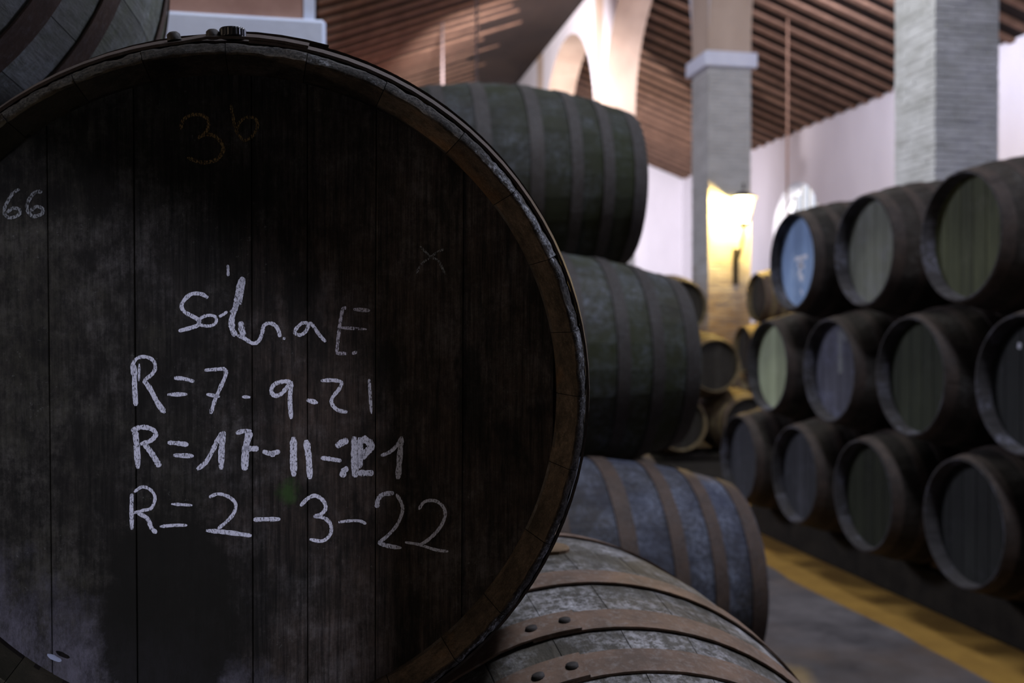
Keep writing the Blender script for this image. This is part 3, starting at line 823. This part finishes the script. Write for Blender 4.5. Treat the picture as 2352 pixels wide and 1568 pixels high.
# -- left stack (heads toward the aisle, seen from the side)
G = 'casks of the left stack'
DL = 1.50 - HL
ls = [(DL, 3.50, -.90, 'stave_blue', 'rust', 'blue-grey dusty cask with brown hoops on the bottom of the left stack, nearest'),
      (DL - .05, 3.985, -.12, 'stave_green', 'rust_grey', 'green and grey mouldy cask in the middle of the left stack, nearest'),
      (DL - .10, 4.47, .665, 'stave_moss', 'rust_grey', 'dark mossy cask on top of the left stack, with four hoops showing'),
      (DL, 4.45, -.90, 'stave_black', 'rust_dark', 'second cask of the left bottom row, behind the blue-grey one'),
      (DL, 5.40, -.90, 'stave_black', 'rust_dark', 'third cask of the left bottom row'),
      (DL - .05, 4.935, -.12, 'stave_black', 'rust_dark', 'second cask of the left middle row, under the mossy top cask'),
      ]
for D, a, h, s, hp, lab in ls: cask(lab, D, a, h, '-x', s, hp, 'head_black', roll=random.uniform(0, 6), group=G, rivets=False)

# -- right stack (heads toward the aisle and the camera)
DR = 3.36 + HL
G = 'casks of the right stack'
kz = lambda Zc: (Zc - 3.36 * math.sin(YAW)) / math.cos(YAW)     # depth of a head -> position along the aisle
sp = .948
a_mid = [kz(4.88) + sp * i for i in range(-1, 4)]
a_top = [a_mid[0] + sp * (.5 + i) for i in range(4)]
a_bot = [a_mid[0] + sp * (-.5 + i) for i in range(6)]
top_l = [('stave_black', 'head_black', 'dark cask at the right edge of the top row, cut by the picture edge'),
         ('stave_brown', 'head_olive', 'top-row cask with a dark olive head, in front of the nearest brick pillar'),
         ('stave_brown', 'head_grey_green', 'top-row cask with a grey-green head, between the blue head and the olive head'),
         ('stave_black', 'head_pale_blue', 'top-row cask with a pale blue head and white chalk mark, below the arched window')]
mid_l = [('stave_black', 'head_black', 'dark middle-row cask beyond the right picture edge'),
         ('stave_black', 'head_slate_shaded', 'middle-row cask with a black head and one white dot, at the right picture edge'),
         ('stave_brown', 'head_moss', 'middle-row cask with a dark moss-green head, under the olive top cask'),
         ('stave_brown', 'head_lilac', 'middle-row cask with a lilac-grey head and pale streak'),
         ('stave_brown', 'head_sage', 'middle-row cask with a sage green head, last of its row beside the lantern pillar')]
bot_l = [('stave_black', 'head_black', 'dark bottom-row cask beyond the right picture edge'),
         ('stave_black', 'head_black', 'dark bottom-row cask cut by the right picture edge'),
         ('stave_black', 'head_slate_shaded', 'large dark bottom-row cask with a slate head darkened for shade, nearest whole one of its row'),
         ('stave_black', 'head_moss_shaded', 'dark bottom-row cask with a faint mossy head darkened for shade, above the brown wedge'),
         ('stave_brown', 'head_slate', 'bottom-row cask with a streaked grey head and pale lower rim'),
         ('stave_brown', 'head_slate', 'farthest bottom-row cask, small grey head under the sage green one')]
def pale_rim(t): pass
right = {}
for key, aa, hh, L in (('top', a_top, .517, top_l), ('mid', a_mid, -.25, mid_l), ('bot', a_bot, -1.015, bot_l)):
    for i, (a, (s, hd, lab)) in enumerate(zip(aa, L)):
        t, _ = cask(lab, DR + random.uniform(-.02, .02), a, hh, 'x', s, 'rust_dark', hd, roll=random.uniform(0, 6), group=G, chime='chime_lit')
        right[(key, i)] = t

# -- far stacks beside the lantern pillar
G = 'casks of the far stack'
zf = 12.45
for (D, h, lab) in ((4.69, -1.20, 'far bottom cask left of the lantern pillar foot, hidden by the left stack'), (5.63, -1.20, 'far bottom cask in front of the lantern pillar foot'),
                    (5.16, -.43, 'far middle cask beside the foot of the lantern pillar, ochre-lit top'), (4.69, .34, 'far top cask left of the lantern pillar, glowing yellow on top'), (4.22, -.43, 'far middle cask hidden behind the left stack'), (3.75, -1.20, 'innermost far bottom cask behind the left stack')):
    cask(lab, D, zf + HL, h, 'y', 'stave_ochre', 'rust', 'head_black', far=True, group=G)
G = 'casks of the far right block'
fb = kz(14.4) - .45
for (a, h, lab) in ((fb, .517, 'yellow-lit far cask between the lantern pillar and the blue-headed cask'), (fb - .475, -.25, 'far middle-row cask beyond the sage green head, nearer one'),
                    (fb + .475, -.25, 'far middle-row cask beyond the sage green head, farther one'), (fb - .95, -1.015, 'far bottom-row cask, nearest of three behind the right stack'),
                    (fb, -1.015, 'far bottom-row cask, middle of three behind the right stack'), (fb + .95, -1.015, 'far bottom-row cask, last of three behind the right stack')):
    cask(lab, 6.85, a, h, 'x', 'stave_ochre', 'rust', 'head_black', far=True, group=G)

# stone kerbs that carry the bottom rows, and timber wedges between the casks
def kerb(label, x0, x1, y0, y1, ztop):
    o = link('stone_kerb', box_mesh('stone_kerb', (x0, x1, y0, y1, 0, ztop), None, .015), M['shade_black']); tag(o, label, 'kerb', 'kerbs under the bottom casks')
    return o
def kt(h, off): return Z(h) - rad(off) + .002
kerb('low shade-darkened stone kerb along the aisle under the right stack', DR - .30, DR - .12, a_bot[0] - .5, a_bot[-1] + .5, kt(-1.015, .21))
kerb('rear stone kerb under the right stack', DR + .22, DR + .42, a_bot[0] - .5, a_bot[-1] + .5, kt(-1.015, .32))
kerb('stone kerb along the aisle under the left stack', DL + .22, DL + .42, 3.0, 5.9, kt(-.90, .32))
kerb('rear stone kerb under the left stack', DL - .42, DL - .22, 3.0, 5.9, kt(-.90, .32))
kerb('front stone kerb under the foreground stack', -2.1, .85, FA - .42, FA - .22, kt(FH - .775, .32))
kerb('rear stone kerb under the foreground stack', -2.1, .85, FA + .22, FA + .42, kt(FH - .775, .32))
kerb('front kerb under the far stack', 3.2, 6.0, zf + HL - .42, zf + HL - .22, kt(-1.20, .32))
kerb('rear kerb under the far stack', 3.2, 6.0, zf + HL + .22, zf + HL + .42, kt(-1.20, .32))
kerb('aisle-side kerb under the far right block', 6.43, 6.63, fb - 1.45, fb + 1.45, kt(-1.015, .32))
kerb('rear kerb under the far right block', 7.07, 7.27, fb - 1.45, fb + 1.45, kt(-1.015, .32))
wm = mesh('timber_wedge', [(-.05, -.10, 0), (.05, -.10, 0), (.05, .10, 0), (-.05, .10, 0), (-.05, -.07, .12), (.05, -.07, .12), (.05, .02, .12), (-.05, .02, .12)],
          [(3, 2, 1, 0), (4, 5, 6, 7), (0, 1, 5, 4), (1, 2, 6, 5), (2, 3, 7, 6), (3, 0, 4, 7)], mat=M['wedge'])
wl = ['brown timber wedge under the near side of the mossy-headed bottom cask', 'brown timber wedge on the right kerb under the streaked grey head', 'brown timber wedge on the right kerb under the largest shade-darkened head']
for k, i in enumerate((3, 4, 2)):
    tag(link('timber_wedge', wm, None, None, (DR - .21, a_bot[i] - .25, kt(-1.015, .21)), (0, 0, 0)), wl[k], 'wedge')

# ---------------------------------------------------------------- chalk writing on the big head (and small marks on others)
def cam_ray(px, py):
    d = Vector(((px - 1176) / 2302.0, (784 - py) / 2302.0, -1))
    return (Euler((PI / 2 + PITCH, 0, -YAW)).to_matrix() @ d)
bigM = Matrix.Translation((FD, FA, Z(FH) - RB)) @ R0big
inv = bigM.inverted()
def to_head(px, py, y_local):
    o = inv @ Vector((0, 0, CAM_H)); d = inv.to_3x3() @ cam_ray(px, py)
    t = (y_local - o.y) / d.y; p = o + d * t
    return p.x, p.z
PXM = 0.000385
def ribbon(strokes, y_local, seed=1):
    V, F = [], []; rnd = random.Random(seed)
    for pts, wd in strokes:
        P = [Vector(to_head(x, y, y_local)) for x, y in pts]
        # Catmull-Rom smoothing
        Q = []
        for i in range(len(P) - 1):
            p0 = P[max(i - 1, 0)]; p1 = P[i]; p2 = P[i + 1]; p3 = P[min(i + 2, len(P) - 1)]
            for s in range(6):
                t = s / 6
                Q.append(.5 * ((2 * p1) + (-p0 + p2) * t + (2 * p0 - 5 * p1 + 4 * p2 - p3) * t * t + (-p0 + 3 * p1 - 3 * p2 + p3) * t ** 3))
        Q.append(P[-1])
        k0 = len(V); n = len(Q)
        for i, q in enumerate(Q):
            d = (Q[min(i + 1, n - 1)] - Q[max(i - 1, 0)]); d = d.normalized() if d.length > 1e-7 else Vector((1, 0))
            nn = Vector((-d.y, d.x)); 
            e = min(1, .45 + min(i, n - 1 - i) * .35)
            hw = wd * PXM * .5 * e * rnd.uniform(.82, 1.15)
            a, b_ = q + nn * hw, q - nn * hw
            V += [(a.x, y_local, a.y), (b_.x, y_local, b_.y)]
            if i: F.append((k0 + 2 * i - 2, k0 + 2 * i - 1, k0 + 2 * i + 1, k0 + 2 * i))
    me = bpy.data.meshes.new('chalk_writing'); me.from_pydata(V, [], F)
    return me
YH = -HL + .048 - .0007
W = 10
word = [([(478, 684), (462, 675), (440, 675), (424, 688), (417, 703), (424, 716), (440, 725), (456, 735), (455, 746), (440, 752), (410, 760)], W),
        ([(455, 742), (462, 730), (478, 724), (494, 727), (496, 740), (484, 748), (464, 747), (454, 742)], 8),
        ([(503, 727), (513, 722), (522, 715)], 8), ([(528, 716), (540, 710), (546, 690)], 9),
        ([(560, 637), (551, 652), (546, 680), (541, 705), (533, 730), (533, 752), (541, 772)], 15),
        ([(562, 643), (557, 670), (552, 700)], 7),
        ([(553, 738), (555, 755), (560, 772)], 15), ([(545, 770), (560, 776), (580, 788), (594, 783), (602, 765), (606, 748), (618, 742), (632, 747), (640, 760), (643, 774)], W),
        ([(652, 780), (653, 774)], 7),
        ([(708, 742), (694, 742), (680, 755), (678, 765), (690, 769), (703, 760), (712, 742), (722, 752), (733, 768), (748, 785)], 9),
        ([(523, 608), (524, 622), (524, 634)], 7)]
letE = [([(788, 705), (783, 730), (778, 765), (773, 812)], 9), ([(788, 706), (796, 708)], 9), ([(812, 710), (850, 713)], 10), ([(778, 752), (843, 756)], 8), ([(772, 811), (797, 812)], 10), ([(808, 812), (820, 808)], 8)]
l1 = [([(305, 862), (304, 842), (313, 824), (332, 819), (350, 826), (357, 842), (350, 858), (330, 874)], 9), ([(309, 838), (309, 880), (312, 932)], 13), ([(320, 835), (319, 875)], 6),
      ([(330, 873), (345, 893), (362, 925), (379, 948)], 13), ([(400, 868), (420, 869), (446, 876)], 10), ([(384, 906), (430, 905)], 11),
      ([(470, 850), (495, 848), (516, 848), (518, 862), (507, 888), (494, 918), (484, 950)], 10), ([(474, 905), (505, 911)], 9), ([(556, 911), (576, 912)], 8),
      ([(668, 876), (650, 876), (631, 882), (623, 896), (630, 908), (645, 905), (660, 888), (668, 878)], 11), ([(670, 875), (666, 915), (669, 962)], 12), ([(704, 918), (730, 925)], 12),
      ([(737, 874), (765, 873), (784, 878), (779, 893), (764, 912), (762, 926), (775, 941), (798, 946)], 10), ([(848, 870), (850, 905), (853, 950)], 8)]
l2 = [([(302, 990), (322, 981), (346, 984), (358, 996), (347, 1011), (322, 1020)], 12), ([(310, 986), (314, 1025), (317, 1076)], 14), ([(330, 1018), (345, 1036), (358, 1056), (367, 1072)], 14),
      ([(385, 1016), (410, 1018), (433, 1021)], 12), ([(398, 1045), (445, 1047)], 12),
      ([(452, 1078), (472, 1062), (488, 1035), (500, 1010), (512, 992)], 12), ([(514, 990), (509, 1030), (508, 1078)], 15),
      ([(542, 995), (558, 990), (578, 990)], 11), ([(574, 990), (566, 1020), (563, 1050), (562, 1080)], 18), ([(556, 1028), (575, 1030), (594, 1030)], 15), ([(603, 1036), (622, 1041), (643, 1036)], 12), ([(620, 1042), (632, 1045)], 12),
      ([(674, 1003), (674, 1050), (675, 1094)], 18), ([(703, 1010), (709, 1050), (712, 1100)], 18), ([(737, 1051), (760, 1054), (784, 1058)], 12),
      ([(772, 1026), (784, 1017), (800, 1010)], 17), ([(787, 1096), (790, 1080), (800, 1076)], 16),
      ([(814, 1002), (815, 1050), (816, 1096)], 19), ([(826, 1004), (828, 1040), (825, 1075)], 16), ([(830, 1006), (846, 1014), (852, 1026), (840, 1040), (830, 1052)], 20), ([(822, 1086), (840, 1086), (858, 1086)], 16)]
l2b = [([(875, 1046), (895, 1038), (912, 1022), (922, 1004)], 10), ([(922, 1002), (918, 1050), (914, 1100)], 15)]
l3 = [([(303, 1133), (302, 1170), (303, 1216)], 10), ([(308, 1130), (326, 1118), (345, 1124), (356, 1142), (348, 1166), (328, 1172), (305, 1178)], 8), ([(316, 1178), (338, 1190), (348, 1212), (360, 1224)], 11),
      ([(393, 1157), (442, 1160)], 8), ([(367, 1209), (400, 1206), (430, 1206)], 8),
      ([(480, 1142), (500, 1134), (524, 1140), (541, 1156), (537, 1178), (520, 1198), (500, 1214)], 9), ([(473, 1218), (520, 1222), (578, 1230)], 12), ([(582, 1193), (610, 1192), (644, 1192)], 12),
      ([(690, 1162), (706, 1145), (724, 1138), (742, 1149), (748, 1166), (738, 1180), (720, 1186)], 10), ([(720, 1185), (746, 1190), (760, 1206), (758, 1228), (740, 1242), (711, 1238)], 10),
      ([(777, 1199), (800, 1196), (826, 1196), (841, 1203)], 8)]
l3b = [([(866, 1166), (868, 1148), (880, 1135), (905, 1132)], 13), ([(910, 1134), (922, 1155), (924, 1175), (912, 1205), (890, 1230), (868, 1247)], 9), ([(868, 1246), (890, 1253), (922, 1258)], 11),
       ([(962, 1170), (975, 1152), (1000, 1150), (1018, 1164), (1022, 1185), (1010, 1212), (985, 1238), (962, 1252)], 9), ([(930, 1245), (962, 1250), (1000, 1262), (1030, 1266)], 8)]
n36 = [([(415, 298), (420, 277), (440, 264), (464, 265), (478, 276), (476, 298), (468, 308)], 9), ([(453, 318), (470, 309), (492, 312), (510, 330), (511, 350), (494, 368), (462, 373), (430, 361)], 9),
       ([(530, 240), (535, 268), (543, 300), (560, 322), (580, 312), (592, 288), (585, 272), (565, 270), (548, 284), (546, 300)], 8)]
n66 = [([(45, 434), (28, 446), (12, 474), (10, 490), (22, 500), (42, 494), (46, 482), (30, 478), (16, 488)], 8), ([(97, 440), (80, 442), (66, 460), (62, 478), (74, 496), (95, 492), (98, 480), (84, 474), (70, 484)], 9)]
xx = [([(965, 565), (976, 577), (990, 590), (1008, 600), (1023, 632)], 6), ([(1020, 572), (1002, 580), (988, 592), (970, 604), (956, 628)], 6)]
def add_chalk(strokes, mat, nm='chalk_writing', label=None, seed=1):
    me = ribbon(strokes, YH, seed); me.materials.append(M[mat])
    o = bpy.data.objects.new(nm, me); C.objects.link(o); o.parent = big; o.matrix_local = R0big.copy()
    if label: o['label'] = label
    return o
add_chalk(word, 'chalk', label='handwritten chalk word Solera', seed=2)
add_chalk(letE, 'chalk_faint', label='faint chalk capital E', seed=3)
add_chalk(l1[:8], 'chalk', label='chalk characters R=7', seed=4)
add_chalk(l1[8:], 'chalk', label='chalk characters -9-21', seed=14)
add_chalk(l2 + l2b, 'chalk', label='chalk line R=17-11-21', seed=5)
add_chalk(l3 + l3b, 'chalk', label='chalk line R=2-3-22', seed=6)
add_chalk(n36, 'chalk_ochre', label='faint ochre chalk number 36', seed=7)
add_chalk(n66, 'chalk_thin', label='faint chalk number 66', seed=8)
add_chalk(xx, 'chalk_thin', label='faint scratched cross', seed=9)

# two rivets on the top of the big cask's first hoop and a ribbed black cap beside them
def top_at(px, yl, lift):
    x, z = to_head(px, 80, yl); a = math.asin(x / (rad(abs(yl)) + lift)); return a
hb = None
for px in (400, 489):
    a = top_at(px, -HL + .03, .006)
    r = rad(HL - .03) + .0065
    me = rivet_mesh(.0068, .0062, 16); me.materials.append(M['rust_grey'])
    o = bpy.data.objects.new('rivet', me); C.objects.link(o); o.parent = big
    o.matrix_local = R0big @ Matrix.Translation((r * math.sin(a), -HL + .03, r * math.cos(a))) @ Matrix.Rotation(a, 4, 'Y')
a = top_at(535, -HL + .03, .006); r = rad(HL - .03) + .0045
n = 48; V = []; F = []
prof = [(.0, .0), (.0122, .0), (.0128, .001), (.0128, .0072), (.0118, .0085), (0, .0085)]
for i in range(n):
    t = 2 * PI * i / n
    for (q, z) in prof[1:5]:
        q2 = q - (.0006 if i % 2 else 0) if z > .0005 and z < .008 else q
        V.append((q2 * math.cos(t), q2 * math.sin(t), z))
for i in range(n):
    j = (i + 1) % n
    for k in range(3): F.append((i * 4 + k, j * 4 + k, j * 4 + k + 1, i * 4 + k + 1))
F.append(tuple(i * 4 + 3 for i in range(n))); F.append(tuple(i * 4 for i in range(n - 1, -1, -1)))
cap = link('bottle_cap', mesh('bottle_cap', V, F), M['plastic'])
cap.matrix_world = bigM @ Matrix.Translation((r * math.sin(a), -HL + .03, r * math.cos(a))) @ Matrix.Rotation(a, 4, 'Y')
tag(cap, 'small ribbed black cap lying on the top edge of the big foreground cask', 'cap')
# flake of white lime on the lower left chime
fx, fz = to_head(127, 1507, -HL + .03); fr = math.hypot(fx, fz)
V = []; F = []; nn = 12
for i in range(nn):
    t = 2 * PI * i / nn; q = 1 + .3 * noise.noise(Vector((math.cos(t) * 2, math.sin(t) * 2, 3)))
    V.append((fx + .0065 * q * math.cos(t), -HL + .026 + .001 * math.sin(t), fz + .0024 * q * math.sin(t) - .0034 * math.cos(t)))
V.append((fx, -HL + .024, fz)); F = [(i, (i + 1) % nn, nn) for i in range(nn)]
o = bpy.data.objects.new('lime_flake', mesh('lime_flake', V, F, True, M['lime'])); C.objects.link(o); o.parent = big; o.matrix_local = R0big.copy()

# chalk mark on the pale blue head, white dot on the black one, chalk streaks on the streaked one
def mark(t, polys, mat='chalk', nm='chalk_mark'):
    V, F = [], []
    for (x0, z0, x1, z1, wd) in polys:
        d = Vector((x1 - x0, z1 - z0)).normalized(); q = Vector((-d.y, d.x)) * wd / 2; k = len(V)
        for (x, z, s) in ((x0, z0, 1), (x1, z1, 1), (x1, z1, -1), (x0, z0, -1)): V.append((x + q.x * s, -HL + .0765, z + q.y * s))
        F.append((k, k + 1, k + 2, k + 3))
    me = bpy.data.meshes.new(nm); me.from_pydata(V, [], F); me.materials.append(M[mat])
    o = link(nm, me, None, t, (0, 0, RB))
mark(right[('top', 3)], [(-.09, .02, .10, .03, .03), (.02, .02, -.03, -.10, .04), (-.05, -.02, .05, -.04, .03), (-.02, -.10, .03, -.13, .05), (.0, -.2, .02, -.24, .02)])
mark(right[('mid', 1)], [(-.12, .19, -.095, .185, .03)])
mark(right[('mid', 3)], [(.02, .27, .03, -.02, .05), (.035, .27, .10, .20, .03)], 'chalk_thin')
